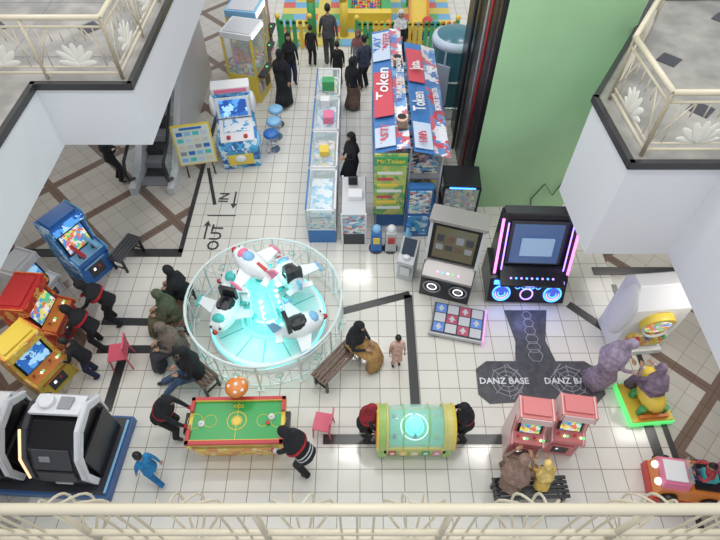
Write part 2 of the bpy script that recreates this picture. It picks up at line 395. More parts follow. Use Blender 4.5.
    mk=(kn[0]+kn[1])/2; ma=(an[0]+an[1])/2; sp=abs(an[0].y-an[1].y)/2
    if dress:
        if pose in('sit','lounge','sitplay'):
            g.sweep([pel+Vector((0,-.05,.1)),pel+Vector((0,.04,.0)),(pel+mk)/2+Vector((0,0,.01)),mk+Vector((0,.0,0)),mk+Vector((0,.05,-.1)),(mk+ma)/2+Vector((0,.03,0)),ma+Vector((0,.02,.02))],
              [(.18,.13),(.2,.14),(.22,.12),(.22,.1),(.22,.1),(.24,.13),(.27,.16)],B,fold=.07)
        else:
            g.sweep([pel+Vector((0,0,.12)),pel,(pel+mk)/2,mk,(mk+ma)/2,ma+Vector((0,0,-.02))],[(.16,.12),(.185,.15),(.2,.17+sp*.3),(.22,.18+sp*.5),(.24,.19+sp*.8),(.26,.21+sp)],B,fold=.07)
    else:
        for kk in (10,17):
            g.sweep([J[kk-1],J[kk],J[kk+1]+Vector((0,0,.03))],[(.1,.1),(.075,.075),(.062,.062)],B,n=10,caps=False)
    hc=pel+up*.70
    Rm=Matrix.Rotation(rad(tw),3,'Z')@Matrix.Rotation(-(ln*.4+rad(P['hp'])),3,'X')
    hs=1.0 if h>1.4 else 1+ (1.4-h)*.35
    def hf(p,u):
        if u.z<0: p.x*=1+u.z*.38; p.y*=1+u.z*.18
        if u.y>0: p.y*=.93
        return p*hs
    g.sph(hc,(.078,.098,.118),SK,16,12,R=Rm,fn=hf)
    def loc(v): return hc+Rm@(Vector(v)*hs)
    g.tube([loc((0,.085,.02)),loc((0,.103,-.012)),loc((0,.112,-.028)),loc((0,.088,-.036))],[.007,.011,.014,.008],SK,6)
    for sx in(-1,1):
        g.sph(loc((sx*.03,.082,.008)),.013*hs,EYEW,8,6); g.sph(loc((sx*.03,.09,.008)),.0075*hs,EYE,6,5)
        g.tube([loc((sx*.045,.082,.03)),loc((sx*.016,.09,.033))],.004,HAIR,4)
        if not hijab: g.sph(loc((sx*.078,-.005,-.01)),(.012,.02,.03),SK,8,6,R=Rm)
    g.tube([loc((-.022,.083,-.058)),loc((0,.09,-.06)),loc((.022,.083,-.058))],.006,LIP,5)
    if hijab:
        Hm=cloth(hijab)
        g.sph(hc+Rm@Vector((0,-.012,.006))*hs,tuple(a*hs for a in(.096,.112,.134)),Hm,18,13,R=Rm,keep=lambda u:not(u.y>.62 and -.75<u.z<.5))
        sc=cape; big=max(0,cape-1.05)
        P5=[loc((0,0,-.05)),loc((0,-.01,-.11)),pel+up*.53,pel+up*.47,pel+up*.38,pel+up*(.30-big*.9)+fw*.01]
        s5=1+(sc-1)*.5
        g.sweep(P5,[(.085,.095),(.085,.095),(.11,.11),(.19*s5,.14*s5),(.215*s5,.165*s5),(.225*sc,.185*sc)],Hm,n=20,caps=False,fold=.05)
        if accent:
            a_=P5[4];b_=P5[5]; g.sweep([a_.lerp(b_,.3),b_,b_-up*.03],[(.226*sc,.178*sc),(.235*sc,.19*sc),(.22*sc,.175*sc)],cloth(accent),n=20,caps=False)
    elif hair:
        g.sph(hc+Rm@Vector((0,-.008,.012))*hs,tuple(a*hs for a in(.086,.104,.122)),HAIR,18,13,R=Rm,keep=lambda u:(u.z>.38 or (u.y<-.05 and u.z>-.5)) )
    g.v=[v*S for v in g.v]
    return g.done(name,(x,y,z),dr-90)

BK=(.014,.014,.018); NAVY=(.02,.03,.07); BRN=(.2,.12,.09); PUR=(.33,.26,.35); PU2=(.24,.18,.24); REDC=(.5,.02,.03); WS=(.6,.6,.6)
person('man',-.91,15.0,95,1.75,'walk',(.07,.07,.08),(.06,.055,.05))
person('child',-1.42,14.8,80,1.25,'stand',BK,BK)
person('woman',-2.1,12.9,80,1.6,'walk',BK,BK,hijab=BK,dress=True)
person('woman',-1.95,13.85,-70,1.55,'stand',BK,NAVY,hijab=BK)
person('woman',-.22,12.7,60,1.5,'stand',BK,BRN,hijab=BK,dress=True)
person('boy',-.62,13.75,100,1.35,'stand',BK,BK)
person('girl',-.05,14.3,-100,1.4,'stand',(.3,.3,.32),BK,hijab=(.25,.1,.1))
person('man',.12,13.6,120,1.6,'stand',(.05,.06,.1),BK)
person('woman',1.15,15.0,-90,1.6,'stand',BK,BK,hijab=(.7,.7,.7),dress=True)
person('woman',-.17,9.6,-150,1.58,'fold',BK,BK,hijab=BK,dress=True)
person('woman',-3.14,3.5,-5,1.52,'lean',BK,BK,hijab=BK,accent=REDC)
person('woman',-.9,2.9,158,1.55,'lean',BK,BK,hijab=BK,accent=REDC,stripe=WS)
person('boy',-3.25,2.72,150,1.12,'walk',(.02,.22,.5),(.02,.17,.42))
person('girl',.06,3.42,0,1.28,'play',BK,BK,hijab=(.3,.02,.03),accent=REDC)
person('girl',1.72,3.42,180,1.32,'play',BK,BK,hijab=BK,accent=(.3,.05,.05))
person('toddler',.66,4.82,-80,1.0,'stand',(.8,.5,.42),(.75,.45,.4),short=True)
person('woman',-.13,4.98,-25,1.58,'sit',(.02,.02,.025),(.48,.28,.1),hijab=BK,dress=True)
person('woman',-3.42,6.12,170,1.58,'sit',BK,BK,hijab=BK,dress=True)
person('woman',-3.5,5.62,190,1.58,'sit',(.1,.1,.06),(.14,.13,.07),hijab=(.09,.11,.06),dress=True)
person('woman',-3.3,4.95,200,1.58,'sit',(.18,.14,.12),(.06,.06,.07),hijab=(.2,.15,.12),dress=True)
person('woman',-2.86,4.43,195,1.6,'lounge',BK,(.06,.11,.2),hijab=BK)
person('girl',-4.75,5.72,190,1.5,'lean',BK,BK,hijab=BK,accent=REDC)
person('girl',-4.9,5.2,175,1.4,'lean',BK,BK,hijab=BK,accent=REDC)
person('boy',-4.8,4.6,185,1.3,'play',BK,NAVY)
person('woman',4.22,4.45,-20,1.55,'play',PUR,PUR,hijab=(.37,.3,.4),dress=True,cape=1.3)
person('woman',4.98,3.98,100,1.4,'sitplay',PU2,PU2,hijab=(.26,.19,.26),dress=True,cape=1.15,z=.06)
person('woman',2.3,2.5,60,1.5,'sitplay',(.26,.17,.13),(.26,.17,.13),hijab=(.3,.19,.15),dress=True,cape=1.12)
person('child',2.78,2.5,85,1.12,'sitplay',(.75,.5,.12),(.3,.2,.1),hijab=(.8,.58,.2),z=.12)
person('woman',-5.8,9.75,30,1.5,'fold',BK,BK,hijab=BK)

# ---------------------------------------------------------------- benches, chairs
def bench(x,y,ang,L=1.0,z=.42,mt=WOOD):
    g=MB()
    for i in range(5): g.box((0,-.14+.07*i,z-.015),(L,.055,.03),mt)
    for sx in(-1,1):
        xx=sx*(L/2-.07)
        g.box((xx,0,z-.05),(.05,.32,.04),BLACK)
        for sy in(-1,1): g.box((xx,sy*.14,(z-.05)/2),(.045,.045,z-.05),BLACK)
        g.box((xx,0,.12),(.03,.26,.03),BLACK)
    g.box((0,0,z-.07),(L-.15,.04,.03),BLACK)
    return g.done('bench',(x,y,0),ang,.004)
bench(-.4,4.68,50,1.05); bench(-3.46,5.87,92,1.0); bench(-3.3,4.97,118,.55); bench(-2.82,4.42,142,.62)
bench(2.62,2.47,2,1.15,.42,BLACK); bench(-4.92,7.3,70,.75,.42,DARK)
def chair(x,y,a,mt,s=.8):
    g=MB(); 
    g.box((0,0,.42*s),(.4*s,.38*s,.03),mt)
    for sx in(-1,1):
        for sy in(-1,1): g.tube([(sx*.17*s,sy*.16*s,.41*s),(sx*.2*s,sy*.19*s,0)],[.02,.014],mt,6)
        g.tube([(sx*.17*s,.17*s,.42*s),(sx*.18*s,.21*s,.8*s)],.016,mt,6)
    g.box((0,.205*s,.74*s),(.38*s,.025,.16*s),mt,(-6,0,0)); g.box((0,.195*s,.58*s),(.34*s,.02,.05*s),mt,(-6,0,0))
    for sx in(-1,0,1): g.box((sx*.09*s,.19*s,.56*s),(.03,.02,.28*s),mt,(-6,0,0))
    return g.done('plastic_chair',(x,y,0),a,.005)
PK=mat('chair_red_pink',(.65,.1,.16),.4)
chair(-.62,3.55,-100,PK); chair(-4.38,4.85,-80,PK,.9)
def stool(x,y,mt):
    g=MB(); g.cyl((0,0,0),(0,0,.03),.18,CHROME); g.cyl((0,0,.03),(0,0,.45),.03,CHROME); g.lathe([(.0,.44),(.17,.44),(.19,.47),(.19,.52),(.16,.55),(0,.56)],(0,0,0),mt); g.torus((0,0,.2),.12,.01,CHROME)
    g.done('bar_stool',(x,y,0))
stool(-2.2,11.95,LBLUE); stool(-2.2,11.45,LBLUE); stool(-2.22,10.95,BLUE)

# ---------------------------------------------------------------- arcade machines
def cabinet(name,x,y,yaw,w,d,h,side,body,marq,scr,trim=BLACK,gun=False,wheel=False,up=False):
    g=MB()
    st,sb=(.84,.5) if up else (.84,.56)
    pr=[(d/2,0),(d/2,h),(-d*.2,h),(-d*.24,h*.88),((-.02*d) if up else .06*d,h*st),(-d*.16,h*sb),(-d*.5,h*(sb-.06)),(-d*.5,h*(sb-.13)),(-d*.4,h*(sb-.18)),(-d*.42,0)]
    g.prism(pr,-w/2+.03,w/2-.03,body)
    pr2=[(a if a>0 else a*1.07,b+(.015 if b>h*.9 else 0)) for a,b in pr]
    g.prism(pr2,-w/2,-w/2+.03,side); g.prism(pr2,w/2-.03,w/2,side)
    for sx in(-1,1):
        X=sx*(w/2)
        g.tube([(X,a,b) for a,b in pr2[1:9]],.012,trim,5)
    g.slab((-d*.24,h*.89),(-d*.2,h*.99),-w/2+.04,w/2-.04,-.02,marq)
    g.box((0,d*.15,h+.02),(w*.8,d*.5,.03),body)
    tx=(-.03*d) if up else .05*d
    g.slab((-d*.16,h*(sb+.015)),(tx,h*.82),-w/2+.07,w/2-.07,-.02,BLACK)
    g.slab((-d*.155-.021,h*(sb+.035)),(tx-.021,h*.8),-w/2+.11,w/2-.11,-.012,scr)
    g.slab((-d*.5,h*(sb-.06)),(-d*.18,h*(sb-.005)),-w/2+.05,w/2-.05,-.015,trim)
    zc=h*(sb-.025);yc=-d*.36
    if gun:
        for sx in(-1,1):
            g.cyl((sx*w*.22,yc,zc),(sx*w*.22,yc-.02,zc+.16),.03,DARK); g.box((sx*w*.22,yc-.02,zc+.2),(.06,.42,.1),RED if sx<0 else LBLUE,(12,0,0)); g.box((sx*w*.22,yc+.26,zc+.24),(.035,.16,.035),BLACK,(12,0,0))
            g.box((sx*w*.22,yc-.12,zc+.11),(.045,.07,.12),BLACK,(-15,0,0))
    elif wheel:
        g.torus((0,yc-.03,zc+.14),.13,.02,BLACK,(65,0,0)); g.cyl((0,yc+.06,zc),(0,yc-.02,zc+.13),.03,DARK)
        for a in(0,120,240): g.tube([(0,yc-.03,zc+.14),(.13*math.cos(rad(a)),yc-.03+.13*math.sin(rad(a))*.42,zc+.14+.13*math.sin(rad(a))*.9)],.012,GREY,5)
    else:
        for sx in(-1,1):
            g.cyl((sx*w*.24-.05,yc,zc-.02),(sx*w*.24-.05,yc,zc+.08),.01,CHROME,n=8); g.sph((sx*w*.24-.05,yc,zc+.09),.025,RED)
            for i in range(3): g.cyl((sx*w*.24+.02+.045*i,yc,zc-.03),(sx*w*.24+.02+.045*i,yc,zc+.03),.017,(YEL,LEDW,LEDG)[i],n=10)
    g.box((0,-d*.415,h*.18),(w*.45,.03,h*.2),DARK)
    for sx in(-1,1): g.box((sx*.06,-d*.435,h*.2),(.05,.01,.07),LEDW if sx<0 else RED)
    g.box((0,-d*.43,h*.3),(w*.7,.03,.04),trim)
    for sx in(-1,1):
        for k in(-1,1): g.cyl((sx*(w/2-.08),k*d*.36,0),(sx*(w/2-.08),k*d*.36,.03),.03,CHROME,n=8)
    return g.done(name,(x,y,0),yaw,.006)
cabinet('arcade_machine',-5.85,5.5,86,.8,.75,1.35,ARTR,RED,ARTR,SCRF,ORANGE,up=True)
cabinet('arcade_machine',-5.6,4.5,62,.7,.66,1.35,ARTY,YEL,ARTY,SCRB,ORANGE,up=True)
cabinet('shooting_arcade_machine',-5.62,7.0,58,.72,.66,1.62,ARTB,BLUE,SCRB,SCRF,LBLUE,gun=True,up=True)
cabinet('racing_arcade_machine',-6.4,6.35,72,.6,.65,1.1,LGREY,LGREY,LGREY,SCRB,WHITE,wheel=True,up=True)
PR=mat('pale_red',(.72,.22,.22),.4); PW=mat('pale_pink',(.8,.6,.58),.4)
cabinet('kids_arcade_machine',2.66,3.3,-8,.52,.5,1.3,PW,PR,PW,SCRF,PR)
cabinet('kids_arcade_machine',3.3,3.34,-8,.52,.5,1.3,PW,PR,PW,SCRF,PR)

g=MB()
g.b2(-.75,.75,-.1,.42,0,.7,BLACK)
g.prism([(-.1,.0),(-.42,.0),(-.5,.12),(-.3,.62),(-.1,.72)],-.75,.75,BLACK)
g.prism([(.0,.7),(.42,.7),(.42,1.85),(.2,1.88),(-.12,.8)],-.68,.68,BLACK)
g.slab((-.11,.88),(.16,1.78),-.52,.52,-.03,DARK); g.slab((-.135,.93),(.12,1.73),-.46,.46,-.02,mat('dance_screen',(.05,.08,.15),.15,em=.35,emc=(.12,.22,.5)))
g.slab((-.13,1.15),(-.02,1.5),-.3,.3,-.045,mat('screen_content',(.15,.2,.3),.2,em=.6,emc=(.3,.45,.65)))
for sx in(-1,1):
    g.slab((-.2,.7),(.2,1.92),sx*.66-.06,sx*.66+.06,-.06,BLACK)
    g.slab((-.27,.75),(.1,1.88),sx*.7-.025,sx*.7+.025,-.015,LEDP)
    g.slab((-.26,.85),(.08,1.8),sx*.59-.014,sx*.59+.014,-.015,LEDV)
    c=Vector((sx*.5,-.44,.33))
    for R_,mt in((.165,LEDB),(.12,LEDV),(.07,LEDB)): g.torus(c,R_,.018,mt,(68,0,0))
    g.cyl(c+Vector((0,.03,-.01)),c+Vector((0,-.01,0)),.15,mat('speaker_glow',(.05,.08,.4),.4,em=.5,emc=(.1,.2,1)))
    g.box((sx*.5,-.35,.56),(.34,.06,.12),LEDB if sx<0 else LEDV,(20,0,0))
    for q in(.18,.05): g.torus((sx*q+sx*.02,-.38,.48),.05,.01,LEDB,(68,0,0))
g.prism([(-.3,.64),(-.55,.68),(-.55,.73),(-.12,.84)],-.6,.6,BLACK)
for i in range(-4,5): g.cyl((i*.1,-.4,.72),(i*.1,-.4,.78),.022,LEDB if i%2 else LEDV,n=10)
g.torus((0,-.43,.3),.12,.015,LEDV,(68,0,0)); g.box((0,.3,1.9),(1.3,.2,.06),DARK)
g.done('dance_arcade_machine',(3.3,6.62,0),-2,.01)
g=MB()
oct_=[(2.12,4.2),(2.3,4.02),(2.95,4.06),(3.05,4.0),(3.45,4.0),(3.55,4.06),(4.2,4.02),(4.4,4.2),(4.36,4.72),(4.18,4.86),(3.65,4.86),(3.55,5.3),(3.72,6.0),(2.88,6.0),(2.98,5.3),(2.9,4.86),(2.35,4.86),(2.14,4.7)]
g.flat(oct_,0.001,.02,MATD)
for cx in(2.68,3.82):
    for k in range(3): g.torus((cx,4.45,.021),.3-.09*k,.006,MATL,n=8)
    for a in range(8):
        c=Vector((cx+.34*math.cos(a*math.pi/4),4.45+.34*math.sin(a*math.pi/4))); g.tube([(cx+.1*math.cos(a*math.pi/4),4.45+.1*math.sin(a*math.pi/4),.022),(c.x,c.y,.022)],.005,MATL,4)
for a in range(6): g.torus((3.3,4.98+a*.18,.021),.14-.01*a,.006,MATL,n=6)
g.text('DANZ BASE',(2.62,4.45,.026),(0,0,0),.17,WHITE,.002); g.text('DANZ BASE',(3.8,4.45,.026),(0,0,0),.17,WHITE,.002)
for sx in(-1,1): g.tube([(3.22+sx*.5,4.1,.022),(3.22+sx*.2,4.45,.022),(3.22+sx*.5,4.8,.022)],.008,MATL,4)
g.done('dance_mat')
g=MB()
SIL=mat('silver_paint',(.36,.34,.33),.3,.4)
g.b2(-.5,.5,-.05,.4,0,.95,DARK); g.prism([(-.05,0),(-.25,0),(-.25,.75),(-.05,.95)],-.5,.5,DARK)
g.prism([(.0,.95),(.42,.95),(.42,1.85),(.12,1.9),(-.1,1.0)],-.5,.5,SIL)
g.slab((-.1,1.04),(.1,1.84),-.45,.45,-.03,BLACK); g.slab((-.125,1.12),(.05,1.78),-.38,.38,-.02,mat('dim_game_screen',(.1,.085,.06),.15,em=.08,emc=(.5,.4,.25)))
for i in range(4):
    for j in range(2): g.box((-.27+.18*i,-.075+.05*j,1.35+.2*j),(.14,.02,.15),(GREY,DARK,WOOD)[(i+j)%3],(-14,0,0))
g.box((0,.2,1.92),(1.06,.4,.08),SIL)
for sx in(-1,1):
    g.cyl((sx*.26,-.2,.36),(sx*.26,-.27,.36),.19,BLACK); g.torus((sx*.26,-.275,.36),.17,.02,GREY,(90,0,0)); g.torus((sx*.26,-.275,.36),.09,.012,LEDW,(90,0,0)); g.cyl((sx*.26,-.25,.36),(sx*.26,-.28,.36),.05,GREY)
    g.slab((-.12,1.0),(.1,1.88),sx*.48-.03,sx*.48+.03,-.05,LGREY)
g.prism([(-.2,.72),(-.38,.74),(-.38,.8),(-.05,.98)],-.48,.48,SIL)
for i in range(5): g.cyl((-.2+i*.1,-.26,.8),(-.2+i*.1,-.26,.87),.025,(LEDP,LEDB,LEDW,LEDG,LEDP)[i],n=10)
g.done('dance_arcade_machine',(1.75,6.52,0),-17,.01)
g=MB()
g.b2(-.5,.5,-.36,.36,0,.12,GREY); g.b2(-.48,.48,-.34,.34,.12,.135,DARK)
PRd=mat('pad_red',(.5,.1,.16),.3); PBl=mat('pad_blue',(.12,.25,.6),.3,em=.15)
for i in range(4):
    for j in range(3):
        c=(-.35+.235*i,-.22+.22*j); on=(i+j)%2==0
        g.b2(c[0]-.105,c[0]+.105,c[1]-.1,c[1]+.1,.135,.145,(PRd if i in(1,2) else PBl) if on else (LGREY if (i*j)%2==0 else GREY))
        if on: g.flat([(c[0],c[1]+.08),(c[0]-.07,c[1]-.02),(c[0]-.025,c[1]-.02),(c[0]-.025,c[1]-.07),(c[0]+.025,c[1]-.07),(c[0]+.025,c[1]-.02),(c[0]+.07,c[1]-.02)],.145,.15,LGREY)
LV2=mat('pad_edge_light',(.8,.4,.8),.4,em=.6,emc=(.8,.3,.8))
g.b2(.5,.53,-.38,.38,.02,.14,LV2); g.b2(-.53,.5,-.385,-.36,.05,.13,LGREY)
g.done('dance_pad',(1.9,5.68,0),-13,.004)
g=MB()
g.prism([(-.2,0),(.2,0),(.2,.9),(.1,1.0),(-.1,.7),(-.25,.62),(-.25,.52),(-.15,.45)],-.17,.17,LGREY)
g.slab((-.1,.7),(.1,1.0),-.13,.13,-.015,SCRD); g.box((0,-.2,.3),(.2,.03,.25),WHITE); g.sph((0,-.15,.7),(.08,.06,.05),WHITE)
g.done('token_changer',(.98,6.95,0),-20,.01)

# ---------------------------------------------------------------- spinning ride
g=MB(); C=Vector((0,0,0))
RW=mat('ride_white',(.82,.86,.87),.25); RT=mat('ride_disc',(.5,.78,.76),.3,em=.1,emc=(.3,.9,.85)); RC=mat('ride_core',(.3,.9,.88),.3,em=.5,emc=(.2,.95,.9))
g.lathe([(0,.16),(1.05,.16),(1.14,.13),(1.16,.0)],C,RW,40); g.lathe([(.4,.165),(1.0,.165)],C,RT,40)
for R_ in(1.1,.5): g.torus((0,0,.165),R_,.014,LEDT,n=40)
for k in range(12):
    a=k*math.pi/6; g.box((.75*math.cos(a),.75*math.sin(a),.168),(.5,.02,.006),TEAL,(0,0,k*30))
g.lathe([(.42,.16),(.38,.3),(.28,.4),(.24,.8),(.2,1.2),(.23,1.28),(.15,1.35),(0,1.37)],C,RC,24)
for k in range(8):
    a=k*math.pi/4
    for z_ in(.5,.68,.86,1.04): g.sph((.25*math.cos(a),.25*math.sin(a),z_),.035,LEDT if (k%2) else LEDW,8,6)
    g.tube([(.41*math.cos(a),.41*math.sin(a),.18),(.24*math.cos(a),.24*math.sin(a),1.15)],.016,RW,5)
g.torus((0,0,1.26),.23,.03,LEDT); g.torus((0,0,.42),.3,.03,RW)
def plane_pod(g,c,yaw,body,s=1.0,pitch=0,seat=True,acc=LBLUE):
    R=Matrix.Rotation(rad(yaw),3,'Z')@Matrix.Rotation(rad(pitch),3,'X'); c=Vector(c)
    f=lambda x,y,z:c+R@Vector((x*s,y*s,z*s))
    def bx(p,d,m,rz=0):
        M=Matrix.Translation(f(*p))@R.to_4x4()@Matrix.Rotation(rad(rz),4,'Z')
        g.box((0,0,0),tuple(q*s for q in d),m,M=M)
    def ef(p,u):
        k=1-.45*max(0,-u.y)**1.5; p.x*=k; p.z*=k
        if u.y<-.3: p.z+=.06*s*(-u.y)
        return p
    g.sph(c,(.22*s,.44*s,.19*s),body,18,12,R=R,fn=ef)
    if seat:
        g.sph(f(0,-.02,.09),(.165*s,.23*s,.12*s),BLACK,14,8,R=R)
        bx((0,-.19,.22),(.28,.07,.28),BLACK); bx((0,-.02,.17),(.2,.22,.05),DARK)
    else:
        g.sph(f(0,.12,.1),(.12*s,.15*s,.12*s),LBLUE,12,8,R=R); bx((0,-.12,.16),(.06,.3,.04),RED)
    g.sph(f(0,.24,.09),(.12*s,.1*s,.1*s),acc,10,8,R=R)
    for sx in(-1,1):
        vs=[f(sx*.14,.16,-.03),f(sx*.14,-.12,-.03),f(sx*.5,-.14,.0),f(sx*.5,.0,.0)]; vs+=[v+R@Vector((0,0,.035*s)) for v in vs]
        g.add(vs,[(0,1,2,3),(4,5,6,7),(0,1,5,4),(1,2,6,5),(2,3,7,6),(3,0,4,7)],body)
        g.sph(f(sx*.5,-.06,.01),(.035*s,.14*s,.04*s),acc,8,6,R=R)
        bx((sx*.13,-.38,.1),(.2,.11,.025),body,-sx*15)
        g.sph(f(sx*.08,.36,.06),(.045*s,.035*s,.05*s),WHITE,8,6,R=R); g.sph(f(sx*.08,.395,.06),.022*s,BLACK,6,5)
    vs=[f(0,-.26,.12),f(0,-.44,.1),f(0,-.5,.36),f(0,-.4,.36)]; vs=[v+R@Vector((.016*s,0,0)) for v in vs]+[v-R@Vector((.016*s,0,0)) for v in vs]
    g.add(vs,[(0,1,2,3),(4,5,6,7),(0,1,5,4),(1,2,6,5),(2,3,7,6),(3,0,4,7)],acc)
    g.sph(f(0,.44,.0),.05*s,RED,8,6)
for (dx,dy,yw,z_) in((-.74,-.08,165,.52),(.66,-.42,-65,.5),(.42,.66,30,.62),(-.46,.62,95,.55)):
    g.tube([(dx*.3,dy*.3,.6),(dx*.8,dy*.8,z_-.12)],[.05,.035],TEAL,8); g.cyl((dx,dy,.16),(dx,dy,z_-.1),.05,RW,n=10)
    plane_pod(g,(dx,dy,z_),yw,RW,1.15,acc=TEAL if dx<0 else LBLUE)
g.cyl((0,0,1.3),(0,.05,1.55),.07,TEAL)
plane_pod(g,(-.06,.06,1.7),55,RW,1.0,pitch=18,seat=False,acc=PINK)
g.done('spinning_plane_ride',(-1.78,5.75,0))
g=MB(); Rf=1.44; n=48
FW=mat('fence_white',(.74,.8,.79),.3)
for z_,r_ in((.82,.024),(.70,.010),(.12,.016)): g.torus((0,0,z_),Rf,r_,FW,n=n)
for i in range(n):
    a=2*math.pi*i/n; p=Vector((Rf*math.cos(a),Rf*math.sin(a),0))
    g.tube([p+Vector((0,0,.1 if i%4 else 0)),p+Vector((0,0,.7 if i%4 else .84))],.007 if i%4 else .02,FW,6)
    if i%4==0:
        a2=2*math.pi*(i+2)/n; a4=2*math.pi*(i+4)/n
        q=Vector((Rf*math.cos(a2),Rf*math.sin(a2),0)); s_=Vector((Rf*math.cos(a4),Rf*math.sin(a4),0))
        g.tube([p+Vector((0,0,.7)),q+Vector((0,0,.12))],.007,FW,5); g.tube([q+Vector((0,0,.12)),s_+Vector((0,0,.7))],.007,FW,5)
        g.box(tuple(p+Vector((0,0,.01))),(.12,.12,.02),FW,(0,0,math.degrees(a)))
        g.torus(tuple(q+Vector((0,0,.42))),.07,.007,TEAL,(90,0,math.degrees(a2)+90),n=12)
g.done('safety_fence',(-1.78,5.75,0))

# ---------------------------------------------------------------- air hockey
g=MB()
w,d,h=1.52,.78,.76
g.prism([(-d/2+.1,0),(d/2-.1,0),(d/2,.5),(d/2,h-.05),(-d/2,h-.05),(-d/2,.5)],-w/2+.08,w/2-.08,ARTY)
g.b2(-w/2,w/2,-d/2,d/2,h-.16,h-.02,YEL); g.b2(-w/2+.06,w/2-.06,-d/2+.06,d/2-.06,h-.03,h-.005,FELT)
for sy in(-1,1): g.box((0,sy*(d/2-.03),h+.01),(w,.06,.07),RED); g.box((0,sy*(d/2-.065),h+.015),(w-.1,.012,.05),YEL)
for sx in(-1,1):
    for sy in(-1,1): g.box((sx*(w/2-.03),sy*.27,h+.01),(.06,.24,.07),RED)
    g.box((sx*(w/2+.03),0,h-.12),(.1,.34,.12),BLACK)
    g.torus((sx*.42,0,h-.004),.1,.005,YEL); g.torus((sx*.66,0,h-.004),.12,.005,YEL,n=16)
    g.lathe([(0,.09),(.018,.09),(.022,.045),(.05,.03),(.055,0)],(sx*.55,.05*sx,h),WHITE,12)
g.torus((0,0,h-.004),.15,.01,YEL); g.torus((0,0,h-.004),.08,.008,YEL); g.box((0,0,h-.003),(.01,.62,.006),YEL)
g.lathe([(0,.003),(.07,.003)],(0,0,h-.004),YEL,16)
g.text('KIDS',(0,.24,h),(0,0,0),.08,YEL,.002)
g.tube([(0,d/2,h),(0,d/2+.06,h+.25)],.03,YEL); 
g.lathe([(0,.13),(.08,.125),(.15,.09),(.19,.03),(.185,0),(.1,-.01),(0,-.01)],(0,d/2+.05,h+.27),ORANGE,20)
g.lathe([(.06,0),(.07,-.14),(0,-.15)],(0,d/2+.05,h+.27),CREAM,12)
for a,r_ in((0,.0),(20,.11),(100,.12),(190,.11),(270,.12),(320,.13)):
    g.sph((r_*math.cos(rad(a)),d/2+.05+r_*math.sin(rad(a)),h+.27+(.125 if r_<.05 else .105-(r_-.1)*.5)),(.035,.035,.015),WHITE,8,6)
g.sph((.5,-.05,h+.02),(.035,.035,.012),RED)
g.done('air_hockey_table',(-1.96,3.4,0),1,.008)
# domed table: barrel dome with end wheels
g=MB()
GOLD=mat('gold_plastic',(.66,.6,.2),.3); OLV=mat('lime_green',(.36,.56,.16),.35)
g.prism([(-.27,.0),(.27,.0),(.34,.28),(.34,.46),(-.34,.46),(-.34,.28)],-.5,.5,OLV); g.b2(-.54,.54,-.35,.35,.44,.52,GOLD); g.b2(-.48,.48,-.3,.3,.52,.54,mat('mini_pitch',(.15,.5,.3),.3,em=.12,emc=(.2,.8,.6)))
NN=16
arc=lambda r,zs,n_=NN:[(-r*math.cos(math.pi*i/n_),.5+zs*math.sin(math.pi*i/n_)) for i in range(n_+1)]
for sx in(-1,1):
    x0,x1=sorted((sx*.45,sx*.6))
    g.prism([(a,b) for a,b in arc(.36,.5)],x0,x1,OLV if sx<0 else GOLD)
    g.prism([(a,b) for a,b in arc(.3,.42)],min(sx*.6,sx*.63),max(sx*.6,sx*.63),ORANGE)
    g.prism([(a,b) for a,b in arc(.16,.22)],min(sx*.63,sx*.65),max(sx*.63,sx*.65),RED)
    g.tube([(sx*.6,a,b) for a,b in arc(.36,.5)],.022,YEL,6); g.tube([(sx*.45,a,b) for a,b in arc(.36,.5)],.022,GOLD,6)
    g.b2(x0,x1,-.34,.34,.1,.5,OLV)
    for yy in(-.12,.12): g.tube([(sx*.6,yy,.56),(sx*.7,yy,.56)],.012,CHROME); g.sph((sx*.72,yy,.56),.03,BLACK,8,6)
vs=[]
for i in range(NN+1):
    a=math.pi*i/NN
    for xx in(-.45,-.28,0,.28,.45): vs.append((xx,-.33*math.cos(a),.52+(.44+.1*(1-(xx/.45)**2))*math.sin(a)))
g.add(vs,[(5*i+j,5*i+j+1,5*i+j+6,5*i+j+5) for i in range(NN) for j in range(4)],DOMEG,smooth=True)
for xx in(-.2,.2): g.tube([(xx,-.335*math.cos(math.pi*i/NN),.52+(.45+.1*(1-(xx/.45)**2))*math.sin(math.pi*i/NN)) for i in range(NN+1)],.01,OLV,5)
g.torus((0,0,.56),.14,.016,LEDT); g.torus((0,0,.56),.22,.008,LEDW); g.lathe([(.1,.56),(.08,.68),(.11,.78),(0,.82)],(0,0,0),LEDT,16)
for i in range(3):
    for j in(-1,1): g.lathe([(.03,0),(.02,.06),(.025,.1),(0,.13)],(-.33+.33*i,j*.17,.54),(RED,BLUE,YEL)[i],8)
for k,c_ in enumerate((RED,YEL,GOLD,GRN,PINK)): g.box((-.36+.18*k,-.33,.3),(.13,.03,.2),c_); g.cyl((-.36+.18*k,-.335,.3),(-.36+.18*k,-.355,.3),.04,WHITE,n=12)
g.done('dome_hockey_table',(.88,3.38,0),0,.006)

